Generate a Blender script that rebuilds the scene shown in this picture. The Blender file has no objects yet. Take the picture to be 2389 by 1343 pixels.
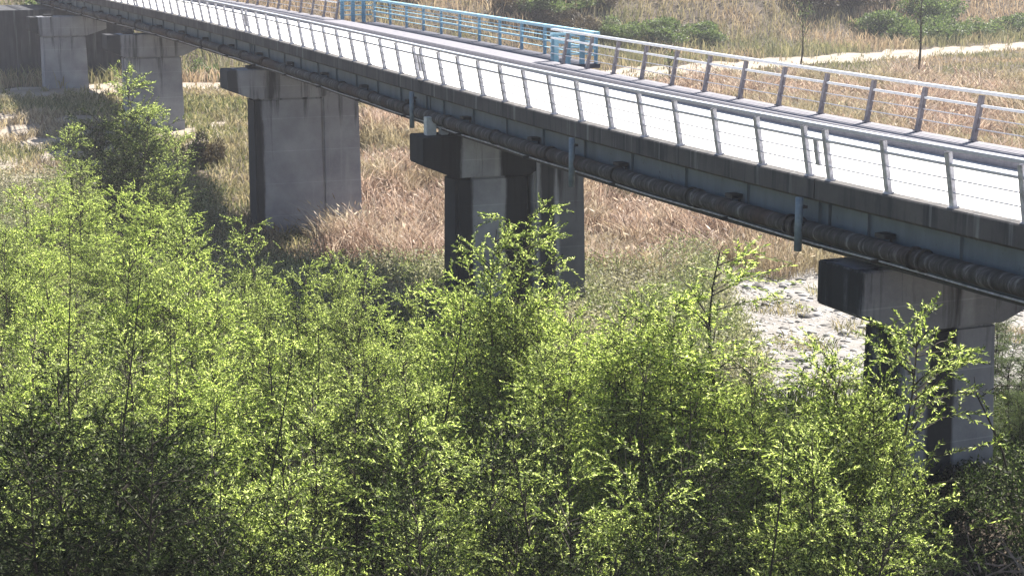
import bpy, bmesh, math, random
import numpy as np
from mathutils import Vector
R = math.radians
rng = np.random.default_rng(7)
random.seed(7)
scn = bpy.context.scene
col = scn.collection

# ---------------------------------------------------------------- camera, sky, sun
CAMH = 13.5
PITCH = 11.683
cd = bpy.data.cameras.new('camera'); cam = bpy.data.objects.new('camera', cd); col.objects.link(cam)
cam.location = (0, 0, CAMH); cam.rotation_euler = (R(90 - PITCH), 0, 0)
cd.sensor_width = 36; cd.lens = 36 * 4200 / 2389; cd.clip_start = 0.5; cd.clip_end = 2000
scn.camera = cam
SUN_EL, SUN_AZ = 47, 40          # azimuth from +Y towards +X
w = bpy.data.worlds.new('World'); scn.world = w; w.use_nodes = True
nt = w.node_tree; nt.nodes.clear()
sky = nt.nodes.new('ShaderNodeTexSky'); sky.sky_type = 'NISHITA'; sky.sun_disc = False
sky.altitude = 0; sky.sun_elevation = R(SUN_EL); sky.sun_rotation = R(SUN_AZ)
bg = nt.nodes.new("ShaderNodeBackground"); bg.inputs[1].default_value = 0.05
wo = nt.nodes.new('ShaderNodeOutputWorld')
nt.links.new(sky.outputs[0], bg.inputs[0]); nt.links.new(bg.outputs[0], wo.inputs[0])
sl = bpy.data.lights.new('sun', 'SUN'); sl.energy = 5.0; sl.angle = R(0.5); sl.color = (1, .95, .86)
so = bpy.data.objects.new('sun', sl); col.objects.link(so)
sd = Vector((math.sin(R(SUN_AZ)) * math.cos(R(SUN_EL)), math.cos(R(SUN_AZ)) * math.cos(R(SUN_EL)), math.sin(R(SUN_EL))))
so.rotation_euler = sd.to_track_quat('Z', 'Y').to_euler(); so.location = (0, 0, 60)
scn.view_settings.view_transform = 'Standard'; scn.view_settings.look = 'None'
scn.view_settings.exposure = 1.7; scn.view_settings.gamma = 1

# ---------------------------------------------------------------- materials
def new_mat(name):
    m = bpy.data.materials.new(name); m.use_nodes = True
    n = m.node_tree; n.nodes.clear()
    return m, n
def N(n, t, **k):
    o = n.nodes.new(t)
    for a, b in k.items(): setattr(o, a, b)
    return o
def ramp(n, fac, stops, interp='LINEAR'):
    r = N(n, 'ShaderNodeValToRGB'); r.color_ramp.interpolation = interp
    e = r.color_ramp.elements
    while len(e) < len(stops): e.new(.5)
    for i, (p, c) in enumerate(stops):
        e[i].position = p; e[i].color = (*c, 1) if len(c) == 3 else c
    n.links.new(fac, r.inputs[0]); return r.outputs[0]
def noise(n, vec, scale, detail=5, rough=.6, stretch=None):
    if stretch:
        mp = N(n, 'ShaderNodeMapping'); mp.inputs['Scale'].default_value = stretch
        n.links.new(vec, mp.inputs[0]); vec = mp.outputs[0]
    t = N(n, 'ShaderNodeTexNoise'); t.inputs['Scale'].default_value = scale
    t.inputs['Detail'].default_value = detail; t.inputs['Roughness'].default_value = rough
    n.links.new(vec, t.inputs['Vector']); return t.outputs[0]
def mix(n, a, b, fac, mode='MIX'):
    m = N(n, 'ShaderNodeMix', data_type='RGBA', blend_type=mode)
    for s, v in ((6, a), (7, b)):
        if isinstance(v, tuple): m.inputs[s].default_value = (*v, 1)
        else: n.links.new(v, m.inputs[s])
    if isinstance(fac, float): m.inputs[0].default_value = fac
    else: n.links.new(fac, m.inputs[0])
    return m.outputs[2]
def finish(n, colr, rough=.9, bump=None, bstr=.3, bdist=.02, metal=0, transl=None, spec=.3):
    b = N(n, 'ShaderNodeBsdfPrincipled'); o = N(n, 'ShaderNodeOutputMaterial')
    if isinstance(colr, tuple): b.inputs['Base Color'].default_value = (*colr, 1)
    else: n.links.new(colr, b.inputs['Base Color'])
    b.inputs['Roughness'].default_value = rough; b.inputs['Metallic'].default_value = metal
    b.inputs['Specular IOR Level'].default_value = spec
    if bump is not None:
        bp = N(n, 'ShaderNodeBump'); bp.inputs['Strength'].default_value = bstr; bp.inputs['Distance'].default_value = bdist
        n.links.new(bump, bp.inputs['Height']); n.links.new(bp.outputs[0], b.inputs['Normal'])
    if transl:
        t = N(n, 'ShaderNodeBsdfTranslucent'); mx = N(n, 'ShaderNodeMixShader'); mx.inputs[0].default_value = transl[1]
        n.links.new(mix(n, colr, transl[0], 1.0, 'MULTIPLY'), t.inputs[0])
        n.links.new(b.outputs[0], mx.inputs[1]); n.links.new(t.outputs[0], mx.inputs[2]); n.links.new(mx.outputs[0], o.inputs[0])
    else: n.links.new(b.outputs[0], o.inputs[0])
def pos(n): return N(n, 'ShaderNodeNewGeometry').outputs['Position']
def island(n): return N(n, 'ShaderNodeNewGeometry').outputs['Random Per Island']

def concrete(name, c, dark, stain=(.43, .62), streak_scale=1.0, stainc=(.03, .032, .038), bands=None):
    m, n = new_mat(name); p = pos(n)
    big = noise(n, p, .8, 6); fine = noise(n, p, 14, 6, .7)
    base = mix(n, ramp(n, big, [(.3, dark), (.7, c)]), (.5, .5, .5), ramp(n, fine, [(.35, (0, 0, 0)), (.75, (.25, .25, .25))]), 'MULTIPLY')
    st = noise(n, p, 1.9 * streak_scale, 6, .65, (1, 1, .07))
    sx = N(n, 'ShaderNodeSeparateXYZ'); n.links.new(p, sx.inputs[0])
    if bands:    # rain streaks start under the cap and thin out downwards
        tp = N(n, 'ShaderNodeMapRange'); n.links.new(sx.outputs['Z'], tp.inputs[0]); tp.inputs[1].default_value = 5.4; tp.inputs[2].default_value = 1.0; tp.inputs[3].default_value = .06; tp.inputs[4].default_value = -.10
        s2 = N(n, 'ShaderNodeMath', operation='ADD'); n.links.new(st, s2.inputs[0]); n.links.new(tp.outputs[0], s2.inputs[1]); st = s2.outputs[0]
        # formwork lift joints
        md = N(n, 'ShaderNodeMath', operation='FRACT'); dv = N(n, 'ShaderNodeMath', operation='MULTIPLY_ADD'); n.links.new(sx.outputs['Z'], dv.inputs[0]); dv.inputs[1].default_value = 1 / 1.55; dv.inputs[2].default_value = .37; n.links.new(dv.outputs[0], md.inputs[0])
        base = mix(n, base, (1.5, 1.5, 1.5), ramp(n, md.outputs[0], [(0, (.8, .8, .8)), (.012, (.5, .5, .5)), (.022, (0, 0, 0)), (1, (0, 0, 0))]), 'MULTIPLY')
    base = mix(n, base, stainc, ramp(n, st, [(stain[0], (0, 0, 0)), (stain[1], (.92, .92, .92))]))
    li = noise(n, p, 3.0 * streak_scale, 4, .6, (1, 1, .05))
    base = mix(n, base, (.5, .5, .5), ramp(n, li, [(.58, (0, 0, 0)), (.72, (.3, .3, .3))]))
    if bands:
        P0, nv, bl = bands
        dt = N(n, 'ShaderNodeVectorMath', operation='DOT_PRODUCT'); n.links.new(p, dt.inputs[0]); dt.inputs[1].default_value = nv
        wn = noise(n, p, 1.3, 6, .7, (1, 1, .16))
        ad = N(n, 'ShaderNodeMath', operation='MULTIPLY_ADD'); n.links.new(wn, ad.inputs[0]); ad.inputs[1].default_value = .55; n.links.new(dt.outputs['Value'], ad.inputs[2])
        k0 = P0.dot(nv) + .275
        for a, b, st_ in bl:  # dark stain bands; the first also puts end-face shade into the colour
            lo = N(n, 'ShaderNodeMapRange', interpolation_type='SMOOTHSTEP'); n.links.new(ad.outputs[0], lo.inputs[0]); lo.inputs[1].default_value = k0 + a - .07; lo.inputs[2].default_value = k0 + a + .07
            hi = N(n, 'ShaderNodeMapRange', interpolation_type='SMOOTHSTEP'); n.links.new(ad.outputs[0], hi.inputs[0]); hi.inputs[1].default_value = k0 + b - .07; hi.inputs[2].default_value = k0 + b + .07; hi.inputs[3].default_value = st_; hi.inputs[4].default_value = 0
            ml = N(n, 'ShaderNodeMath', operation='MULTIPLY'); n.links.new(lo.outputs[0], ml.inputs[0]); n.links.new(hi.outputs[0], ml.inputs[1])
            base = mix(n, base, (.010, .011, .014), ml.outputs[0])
    finish(n, base, .92, fine, .5, .02); return m
M = {}
M['concrete'] = concrete('pier_concrete', (.30, .30, .32), (.20, .20, .215), (.5, .66))
M['concrete_shade_stained'] = concrete('abutment_concrete', (.10, .10, .11), (.05, .05, .06), (.40, .56))  # streaked, with the gloom under the bridge end put into the base colour
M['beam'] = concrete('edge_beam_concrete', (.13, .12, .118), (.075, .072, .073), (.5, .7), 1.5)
m, n = new_mat('deck_paving'); p = pos(n)
f = noise(n, p, 6, 8, .7); g = noise(n, p, .35, 4)
finish(n, mix(n, ramp(n, g, [(.3, (.66, .64, .62)), (.7, (.78, .76, .73))]), (.8, .8, .8), ramp(n, f, [(.3, (0, 0, 0)), (.8, (.4, .4, .4))]), 'MULTIPLY'), .8, f, .2); M['deck'] = m
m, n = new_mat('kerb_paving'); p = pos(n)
finish(n, ramp(n, noise(n, p, 4, 6), [(.3, (.15, .145, .17)), (.7, (.24, .23, .255))]), .85); M['kerb'] = m  # tone darkened to carry the shade of the kerb's inner face
m, n = new_mat('shaded_platform_floor'); p = pos(n)
finish(n, ramp(n, noise(n, p, 3, 6), [(.3, (.055, .055, .075)), (.7, (.09, .088, .115))]), .8); M['platform'] = m  # dark violet floor: the fence's shade is put into the colour
m, n = new_mat('girder_paint'); p = pos(n)
f = noise(n, p, 1.3, 6, .7, (1, 1, .25)); g = noise(n, p, 5, 7, .75)
c = mix(n, ramp(n, f, [(.3, (.10, .125, .145)), (.7, (.165, .20, .225))]), (.025, .023, .025), ramp(n, g, [(.6, (0, 0, 0)), (.74, (.85, .85, .85))]))
finish(n, c, .55, g, .1); M['girder'] = m
m, n = new_mat('pipe_wrap'); p = pos(n)
f = noise(n, p, 3.2, 7, .75, (.35, 2.4, .45)); g = noise(n, p, .18, 3)
wrap = ramp(n, f, [(.38, (.022, .02, .019)), (.54, (.07, .064, .062)), (.72, (.32, .31, .31))])
rust = ramp(n, f, [(.35, (.02, .014, .012)), (.7, (.10, .065, .055))])
finish(n, mix(n, wrap, rust, ramp(n, g, [(.50, (0, 0, 0)), (.58, (1, 1, 1))])), .8, f, .9, .04); M['pipe'] = m
def metal(name, c, c2, rough=.4, mt=.3):
    m, n = new_mat(name); p = pos(n)
    finish(n, ramp(n, noise(n, p, 7, 5), [(.35, c2), (.65, c)]), rough, metal=mt, spec=.5); return m
M['rail'] = metal('galvanised_rail', (.62, .64, .70), (.50, .52, .58), .35)
M['post'] = metal('weathered_post', (.66, .65, .70), (.36, .35, .38), .5)
M['oldpost'] = metal('old_post_paint', (.30, .27, .29), (.17, .15, .17), .6)
M['cable'] = metal('rail_rod', (.60, .60, .66), (.42, .42, .46), .4)
M['blue'] = metal('light_blue_paint', (.36, .60, .72), (.24, .48, .62), .45, 0)
M['bluepost'] = metal('blue_post_paint', (.20, .37, .50), (.11, .25, .37), .5, 0)
M['drain'] = metal('drainpipe_paint', (.20, .25, .29), (.13, .17, .21), .5, 0)
M['dark'] = metal('dark_steel', (.035, .035, .04), (.02, .02, .022), .6, .2)
M['white'] = metal('pale_box_paint', (.60, .62, .62), (.45, .47, .46), .6, 0)

m, n = new_mat('field_soil'); p = pos(n)
a = noise(n, p, .12, 6); b_ = noise(n, p, 3, 8, .75)
c = ramp(n, a, [(.3, (.08, .06, .045)), (.5, (.13, .10, .075)), (.7, (.075, .072, .04))])
c = mix(n, c, (.035, .028, .022), ramp(n, b_, [(.42, (0, 0, 0)), (.65, (.8, .8, .8))]))
finish(n, c, .95, b_, .8, .1); M['soil'] = m
m, n = new_mat('gravel'); p = pos(n)
a = noise(n, p, .6, 5); b_ = noise(n, p, 5, 8, .8)
c = mix(n, ramp(n, a, [(.3, (.20, .185, .172)), (.7, (.32, .30, .285))]), (.055, .05, .045), ramp(n, b_, [(.5, (0, 0, 0)), (.7, (.75, .75, .75))]))
finish(n, c, .95, b_, .8, .06); M['gravel'] = m
m, n = new_mat('path_dust'); p = pos(n)
a = noise(n, p, .4, 6); c = ramp(n, a, [(.3, (.22, .185, .15)), (.7, (.36, .31, .255))])
finish(n, c, .95, a, .2); M['path'] = m
m, n = new_mat('stone')
finish(n, ramp(n, island(n), [(0, (.06, .056, .054)), (.4, (.22, .21, .20)), (1, (.58, .56, .54))]), .9); M['stone'] = m

def foliage(name, stops, tcol=(1.6, 1.7, .7), tf=.45, patch=None, rough=.55, spec=.35, pscale=.25):
    m, n = new_mat(name)
    c = ramp(n, island(n), stops)
    if patch:
        p = pos(n)
        c = mix(n, c, ramp(n, island(n), patch), ramp(n, noise(n, p, pscale, 3), [(.45, (0, 0, 0)), (.58, (1, 1, 1))]))
    finish(n, c, rough, transl=(tcol, tf), spec=spec); return m
M['willow'] = foliage('willow_leaves', [(0, (.008, .014, .004)), (.37, (.055, .082, .021)), (.69, (.30, .35, .115)), (1, (.92, .95, .58))], (1.45,1.6,.85), spec=.15, rough=.5, tf=.55)
M['willow_dark'] = foliage('shaded_willow_leaves', [(0, (.005, .008, .004)), (.7, (.018, .028, .010)), (.9, (.08, .10, .045)), (1, (.30, .33, .2))], (1.2,1.4,.8), tf=.4, spec=.08, rough=.5)  # shade of the front rows put into near-black leaf colours
M['willow_bright'] = foliage('sunlit_willow_leaves', [(0, (.012, .022, .005)), (.36, (.11, .155, .038)), (.66, (.39, .455, .15)), (1, (.95, .97, .6))], (1.45,1.6,.8), tf=.6, spec=.15)  # lighter copy of the willow leaves, with sunlight put into the colour
M['bush'] = foliage('bush_leaves', [(0, (.05, .075, .03)), (.6, (.10, .14, .055)), (1, (.22, .25, .12))], (1.2, 1.3, .85), tf=.4)
M['brush'] = foliage('dry_brush_twigs', [(0, (.05, .038, .028)), (.6, (.10, .08, .055)), (1, (.14, .125, .065))], (1, .9, .7), .25)
M['reed'] = foliage('dry_reed_blades', [(0, (.12, .08, .065)), (.3, (.32, .225, .18)), (.65, (.54, .41, .335)), (1, (.84, .73, .64))], (1, .95, .85), .35,
                    [(0, (.20, .165, .10)), (.5, (.36, .31, .20)), (1, (.55, .50, .36))], .8, .2, .13)
M['weed'] = foliage('field_weeds', [(0, (.09, .11, .05)), (.4, (.17, .19, .09)), (.75, (.30, .28, .17)), (1, (.46, .41, .31))], (1.1, 1.05, .75), .4,
                    [(0, (.20, .155, .12)), (.5, (.36, .30, .23)), (1, (.52, .45, .36))], .8, .2, .12)
M['meadow'] = foliage('meadow_grass', [(0, (.13, .15, .075)), (.5, (.21, .22, .12)), (1, (.34, .33, .21))], (1.1, 1, .8), .35,
                    [(0, (.27, .20, .145)), (.5, (.40, .32, .24)), (1, (.52, .44, .34))], .8, .2, .06)
M['under'] = foliage('undergrowth_blades', [(0, (.012, .018, .008)), (.6, (.03, .045, .015)), (1, (.10, .11, .05))], tf=.3)
m, n = new_mat('bark'); p = pos(n)
finish(n, ramp(n, noise(n, p, 8, 5), [(.3, (.022, .018, .013)), (.7, (.06, .05, .038))]), .9); M['bark'] = m
m, n = new_mat('dead_wood'); p = pos(n)
finish(n, ramp(n, noise(n, p, 8, 5), [(.3, (.16, .12, .10)), (.7, (.36, .29, .25))]), .9); M['deadwood'] = m

# ---------------------------------------------------------------- object helpers
def tag(o, label, cat, group=None, kind=None):
    if label: o['label'] = label
    if cat: o['category'] = cat
    if group: o['group'] = group
    if kind: o['kind'] = kind
    return o
def empty(name, loc, label, cat, group=None):
    o = bpy.data.objects.new(name, None); col.objects.link(o); o.location = loc; o.empty_display_size = .3
    return tag(o, label, cat, group)
def link_mesh(name, me, mat, parent=None, shift=True):
    if mat is not None and not me.materials: me.materials.append(mat)
    o = bpy.data.objects.new(name, me); col.objects.link(o)
    if parent:
        o.parent = parent
        if shift:
            l = parent.matrix_basis.translation.copy(); q = parent
            while q.parent: q = q.parent; l += q.matrix_basis.translation
            for v in me.vertices: v.co -= l
    return o
def np_mesh(name, V, faces_list):
    """V (n,3); faces_list: list of int arrays (m,k)"""
    me = bpy.data.meshes.new(name)
    V = np.asarray(V, np.float32)
    me.vertices.add(len(V)); me.vertices.foreach_set('co', V.ravel())
    loops = np.concatenate([f.ravel() for f in faces_list]).astype(np.int32)
    tot = np.concatenate([np.full(len(f), f.shape[1], np.int32) for f in faces_list])
    start = np.concatenate([[0], np.cumsum(tot)[:-1]]).astype(np.int32)
    me.loops.add(len(loops)); me.loops.foreach_set('vertex_index', loops)
    me.polygons.add(len(tot)); me.polygons.foreach_set('loop_start', start); me.polygons.foreach_set('loop_total', tot)
    me.update(calc_edges=True); return me
class MB:
    def __init__(s): s.v = []; s.f = []
    def add(s, vs, fs):
        k = len(s.v); s.v += [tuple(v) for v in vs]; s.f += [tuple(i + k for i in f) for f in fs]
    def hexa(s, b, t):   # four bottom, four top points, same winding (ccw from above)
        s.add(list(b) + list(t), [(3, 2, 1, 0), (4, 5, 6, 7), (0, 1, 5, 4), (1, 2, 6, 5), (2, 3, 7, 6), (3, 0, 4, 7)])
    def box(s, c, ax, ay, az, hx, hy, hz):
        c = Vector(c); ax = Vector(ax) * hx; ay = Vector(ay) * hy; az = Vector(az) * hz
        s.hexa([c - ax - ay - az, c + ax - ay - az, c + ax + ay - az, c - ax + ay - az], [c - ax - ay + az, c + ax - ay + az, c + ax + ay + az, c - ax + ay + az])
    def tube(s, pts, rad, k=8, cap=True):
        pts = [Vector(p) for p in pts]; rs = rad if hasattr(rad, '__len__') else [rad] * len(pts)
        vs = []; fs = []
        for i, p in enumerate(pts):
            d = (pts[min(i + 1, len(pts) - 1)] - pts[max(i - 1, 0)]).normalized()
            u = d.orthogonal().normalized() if abs(d.z) > .9 else d.cross(Vector((0, 0, 1))).normalized()
            v = d.cross(u)
            for j in range(k):
                a = 2 * math.pi * j / k; vs.append(p + (u * math.cos(a) + v * math.sin(a)) * rs[i])
        for i in range(len(pts) - 1):
            for j in range(k): fs.append((i * k + j, i * k + (j + 1) % k, (i + 1) * k + (j + 1) % k, (i + 1) * k + j))
        if cap: fs.append(tuple(range(k))[::-1]); fs.append(tuple((len(pts) - 1) * k + j for j in range(k)))
        s.add(vs, fs)
    def build(s, name, mat, parent=None, bevel=0, smooth=False):
        me = bpy.data.meshes.new(name); me.from_pydata(s.v, [], s.f); me.update()
        bm = bmesh.new(); bm.from_mesh(me)
        bmesh.ops.recalc_face_normals(bm, faces=bm.faces)
        if bevel: bmesh.ops.bevel(bm, geom=[e for e in bm.edges if e.is_manifold and e.calc_face_angle(0) > .5], offset=bevel, segments=2, affect='EDGES', clamp_overlap=True)
        bm.to_mesh(me); bm.free()
        if smooth:
            for p in me.polygons: p.use_smooth = True
        return link_mesh(name, me, mat, parent)

# ---------------------------------------------------------------- terrain
def ypath(X): return np.interp(X, [-200, -60, -22, 17.7, 54, 200], [60, 112, 135, 163, 191, 300])
def hz(X, Y):
    X = np.asarray(X, float); Y = np.asarray(Y, float)
    h = 1.2 * np.exp(-((X + 33) ** 2 + (Y - 130) ** 2) / 2 / 15 ** 2)
    h -= 1.8 * np.exp(-((X + 8) ** 2 / 2 / 8 ** 2 + (Y - 80) ** 2 / 2 / 9 ** 2))
    h += 1.7 * np.exp(-((X - 10.5) ** 2 / 2 / 4.5 ** 2 + (Y - 36.5) ** 2 / 2 / 4.5 ** 2))
    d = Y - ypath(X) - 9
    t = np.clip(d, 0, 70)
    h += np.where(d > 0, .02 * t + .28 * t * np.clip(t / 15, 0, 1), 0)
    h += (.10 * np.sin(X * .55 + 1.3 * np.sin(Y * .2)) * np.sin(Y * .43 + X * .11) + .05 * np.sin(X * 1.9 + Y) * np.sin(Y * 1.7))
    return h
def h1(x, y): return float(hz(x, y))
xs = np.concatenate([np.arange(-600, -80, 40), np.arange(-80, 90, 1.0), np.arange(90, 640, 40)])
ys = np.concatenate([np.arange(-200, 10, 30), np.arange(10, 240, 1.0), np.arange(240, 1300, 50)])
gx, gy = np.meshgrid(xs, ys); gz = hz(gx, gy)
V = np.stack([gx.ravel(), gy.ravel(), gz.ravel()], 1)
nx = len(xs); I = (np.arange(len(ys) - 1)[:, None] * nx + np.arange(nx - 1)[None]).ravel()
gr = link_mesh('ground', np_mesh('ground', V, [np.stack([I, I + 1, I + nx + 1, I + nx], 1)]), M['soil']); tag(gr, None, None, kind='structure')
def sheet(name, xs, lo, hi, nstep, mat, dz=.06):
    vs = []; k = nstep + 1
    for x in xs:
        a, b = lo(x), hi(x)
        for j in range(k):
            y = a + (b - a) * j / nstep; vs.append((x, y, h1(x, y) + dz))
    I = np.array([i * k + j for i in range(len(xs) - 1) for j in range(nstep)])
    o = link_mesh(name, np_mesh(name, vs, [np.stack([I, I + k, I + k + 1, I + 1], 1)]), mat); tag(o, None, None, kind='structure'); return o
rag = lambda x, s, a: a * (math.sin(x * .9 + s) + .6 * math.sin(x * 2.3 + 2 * s) + .4 * math.sin(x * 5.1 + s))
sheet('gravel_path', np.arange(-110, 110, .5), lambda x: ypath(x) - 5.0 + rag(x, 1, .8), lambda x: ypath(x) + 4.4 + rag(x, 4, .9), 12, M['path'])
sheet('dirt_patch', np.arange(-44, -17, .5), lambda x: 88 + rag(x, 5, 1.2) + .3 * abs(x + 31), lambda x: 121 + rag(x, 6, 1) - .5 * abs(x + 31), 24, M['path'], .05)
yreed = lambda x: float(np.interp(x, [-14, -7, 3, 12, 22, 40], [88, 82, 74.5, 67, 63, 58]))
bedlo = lambda x: np.interp(x, [-9, 4.2, 5, 7, 34], [85, 66, 62, 49, 49])
bedhi = lambda x: np.interp(x, [-9, -6, -2, 0, 4, 7, 12, 22, 34], [79, 79.5, 78, 70, 63, 70, 68.5, 64, 60])
sheet('riverbed', np.arange(4.4, 34, .4), lambda x: bedlo(x) + rag(x, 2, .5), lambda x: max(bedhi(x) + rag(x, 3, .4), bedlo(x) + .8 + rag(x, 2, .5)), 40, M['gravel'])

# ---------------------------------------------------------------- bridge line
pts = np.array([(16.9, 18), (14.3, 22), (11.6, 26.9), (9.1, 31.55), (7.5, 34.8), (5.45, 39.1), (3.25, 44.4), (1.67, 48.3), (-.57, 54), (-2.8, 60), (-6.45, 69.8), (-10.6, 80.4),
                (-12.9, 86), (-17, 96.3), (-21.3, 106.5), (-26.4, 118.5), (-32, 131.5), (-38.3, 146)])
PC = np.polyfit(pts[:, 1], pts[:, 0], 4)
yy = np.arange(18, 147, .25); xx = np.polyval(PC, yy)
ss = np.concatenate([[0], np.cumsum(np.hypot(np.diff(xx), np.diff(yy)))]); SL = ss[-1]
def at(s, off=0, Z=0):      # station from the near end, offset away from the viewer's side, Z relative to the camera height
    y = np.interp(s, ss, yy); x = np.interp(s, ss, xx)
    dx = np.polyval(np.polyder(PC), y); t = Vector((dx, 1, 0)).normalized(); nrm = Vector((t.y, -t.x, 0))
    return Vector((x, y, CAMH + Z)) + nrm * off
def frame(s):
    y = np.interp(s, ss, yy); dx = np.polyval(np.polyder(PC), y); t = Vector((dx, 1, 0)).normalized()
    return t, Vector((t.y, -t.x, 0))
def s_at_y(y): return float(np.interp(y, yy, ss))
def sweep(mb, prof, s0, s1, step=1.0, close=True):
    """prof: list of (off, Z)"""
    S = list(np.linspace(s0, s1, max(2, int((s1 - s0) / step) + 1))); k = len(prof)
    vs = [at(s, o, z) for s in S for o, z in prof]; fs = []
    for i in range(len(S) - 1):
        for j in range(k if close else k - 1): fs.append((i * k + j, i * k + (j + 1) % k, (i + 1) * k + (j + 1) % k, (i + 1) * k + j))
    if close: fs.append(tuple(range(k))); fs.append(tuple((len(S) - 1) * k + j for j in range(k)))
    mb.add(vs, fs)
ENDS = (s_at_y(18), SL)
joints = [s_at_y(37.4), s_at_y(60.6), s_at_y(85.8), s_at_y(111)]
W = 6.35
bo = at(s_at_y(60), 3, -5.5)
BR = empty('footbridge', bo, 'long curved bridge deck with blue grey steel girder crossing the frame on concrete piers', 'bridge')
segs = [ENDS[0]] + joints + [ENDS[1]]
mb = MB(); sweep(mb, [(.32, -5.52), (5.2, -5.50), (5.2, -5.8), (.32, -5.8)], *ENDS); mb.build('deck', M['deck'], BR)
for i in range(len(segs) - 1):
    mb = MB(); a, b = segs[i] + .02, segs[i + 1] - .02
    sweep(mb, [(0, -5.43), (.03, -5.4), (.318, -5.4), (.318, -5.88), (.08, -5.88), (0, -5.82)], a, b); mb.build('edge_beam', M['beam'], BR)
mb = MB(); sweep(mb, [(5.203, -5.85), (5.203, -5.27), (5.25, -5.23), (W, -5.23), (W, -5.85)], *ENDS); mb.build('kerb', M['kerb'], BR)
for i in range(len(segs) - 1):
    a, b = segs[i] + .06, segs[i + 1] - .06
    mb = MB(); sweep(mb, [(.42, -5.80), (.42, -6.86), (5.0, -6.86), (5.0, -5.80)], a, b); g = mb.build('girder', M['girder'], BR)
    mb = MB(); sweep(mb, [(.22, -6.862), (.22, -6.92), (5.2, -6.92), (5.2, -6.862)], a, b); mb.build('flange', M['dark'], g)
    s = a + .3
    while s < b:
        t, nn = frame(s); mb = MB()
        mb.box(at(s, .385, -6.36), t, nn, (0, 0, 1), .03, .034, .48); mb.build('stiffener', M['girder'], g); s += 2.9
# platform on the far side
pa, pb = s_at_y(64.3), s_at_y(91)
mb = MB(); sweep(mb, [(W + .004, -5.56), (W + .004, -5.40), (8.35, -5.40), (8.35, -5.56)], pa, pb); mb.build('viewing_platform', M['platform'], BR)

# ---------------------------------------------------------------- railings
def railing(name, s0, s1, off, sgn, label, group=None, pm='post', step=1.93, phase=0., doubles=()):
    t0 = at((s0 + s1) / 2, off, -5.4)
    e = empty(name, t0, label, 'railing', group)
    lean = .20 * sgn; base = -5.40 if off < 1 else -5.23
    def rp(s, h): return at(s, off + lean * (h / 1.12), base + h)
    if doubles:
        cut = [s0 - 14] + list(doubles) + [s1 + 3]; S = []
        for a, b in zip(cut[:-1], cut[1:]): S += list(np.linspace(a, b - .78, max(2, int(round((b - .78 - a) / step)) + 1)))
        S = [s for s in S if s0 <= s <= s1]
    else: S = list(np.arange(s0 + phase, s1, step))
    for s in S:
        t, nn = frame(s); d = (rp(s, 1.12) - rp(s, 0)).normalized(); c = (rp(s, 0) + rp(s, 1.09)) / 2
        mb = MB(); side = d.cross(t).normalized()
        mb.box(c, t, side, d, .066, .05, .545); mb.box(rp(s, .02), t, side, d, .08, .09, .02)
        mb.build('post', M[pm], e, .006)
    def run(h, r, mat, nm, flat=None):
        mb = MB(); P = [rp(s, h) for s in np.linspace(s0, s1, int((s1 - s0) / 1.2) + 2)]
        if flat:
            k = 4; vs = []; fs = []
            for i, p in enumerate(P):
                d = (P[min(i + 1, len(P) - 1)] - P[max(i - 1, 0)]).normalized(); nn = d.cross(Vector((0, 0, 1))).normalized()
                for a, b in ((-1, -1), (1, -1), (1, 1), (-1, 1)): vs.append(p + nn * a * flat[0] + Vector((0, 0, b * flat[1])))
            for i in range(len(P) - 1):
                for j in range(4): fs.append((i * 4 + j, i * 4 + (j + 1) % 4, i * 4 + 4 + (j + 1) % 4, i * 4 + 4 + j))
            fs += [(0, 1, 2, 3), tuple(len(vs) - 4 + j for j in range(4))]; mb.add(vs, fs)
            mb.build(nm, mat, e, .008)
        else:
            mb.tube(P, r, 8); mb.build(nm, mat, e, smooth=True)
    run(1.15, 0, M['rail'], 'handrail', (.09, .035))
    run(.84, 0, M['rail'], 'rail', (.035, .03))
    run(.56, .014, M['cable'], 'rail'); run(.30, .014, M['cable'], 'rail')
    for s in doubles:
        for ds in (.40,):
            t, nn = frame(s); d = (rp(s, 1.12) - rp(s, 0)).normalized(); side = d.cross(t).normalized()
            mb = MB()
            h0, h1_ = .28, .86
            mb.box((rp(s - ds, h0) + rp(s - ds, h1_)) / 2, t, side, d, (.07), .03, (h1_ - h0) / 2); mb.build('post', M['post'], e, .006)
    return e
railing('metal_railing', ENDS[0], ENDS[1], .14, -1, 'silver post and rail railing along the shaded edge of the bridge, leaning outward, complete', doubles=[joints[0] + .4, joints[1] + .4, joints[2], joints[3]])
railing('metal_railing', ENDS[0], pa - .1, W - .15, 1, 'thin metal railing on the far kerb, right of the blue enclosure, seen against dry reeds', step=2.25, pm='oldpost')
railing('metal_railing', pb + .1, ENDS[1], W - .15, 1, 'thin metal railing on the far kerb beyond the left end of the blue enclosure', step=2.25, pm='oldpost')
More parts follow.
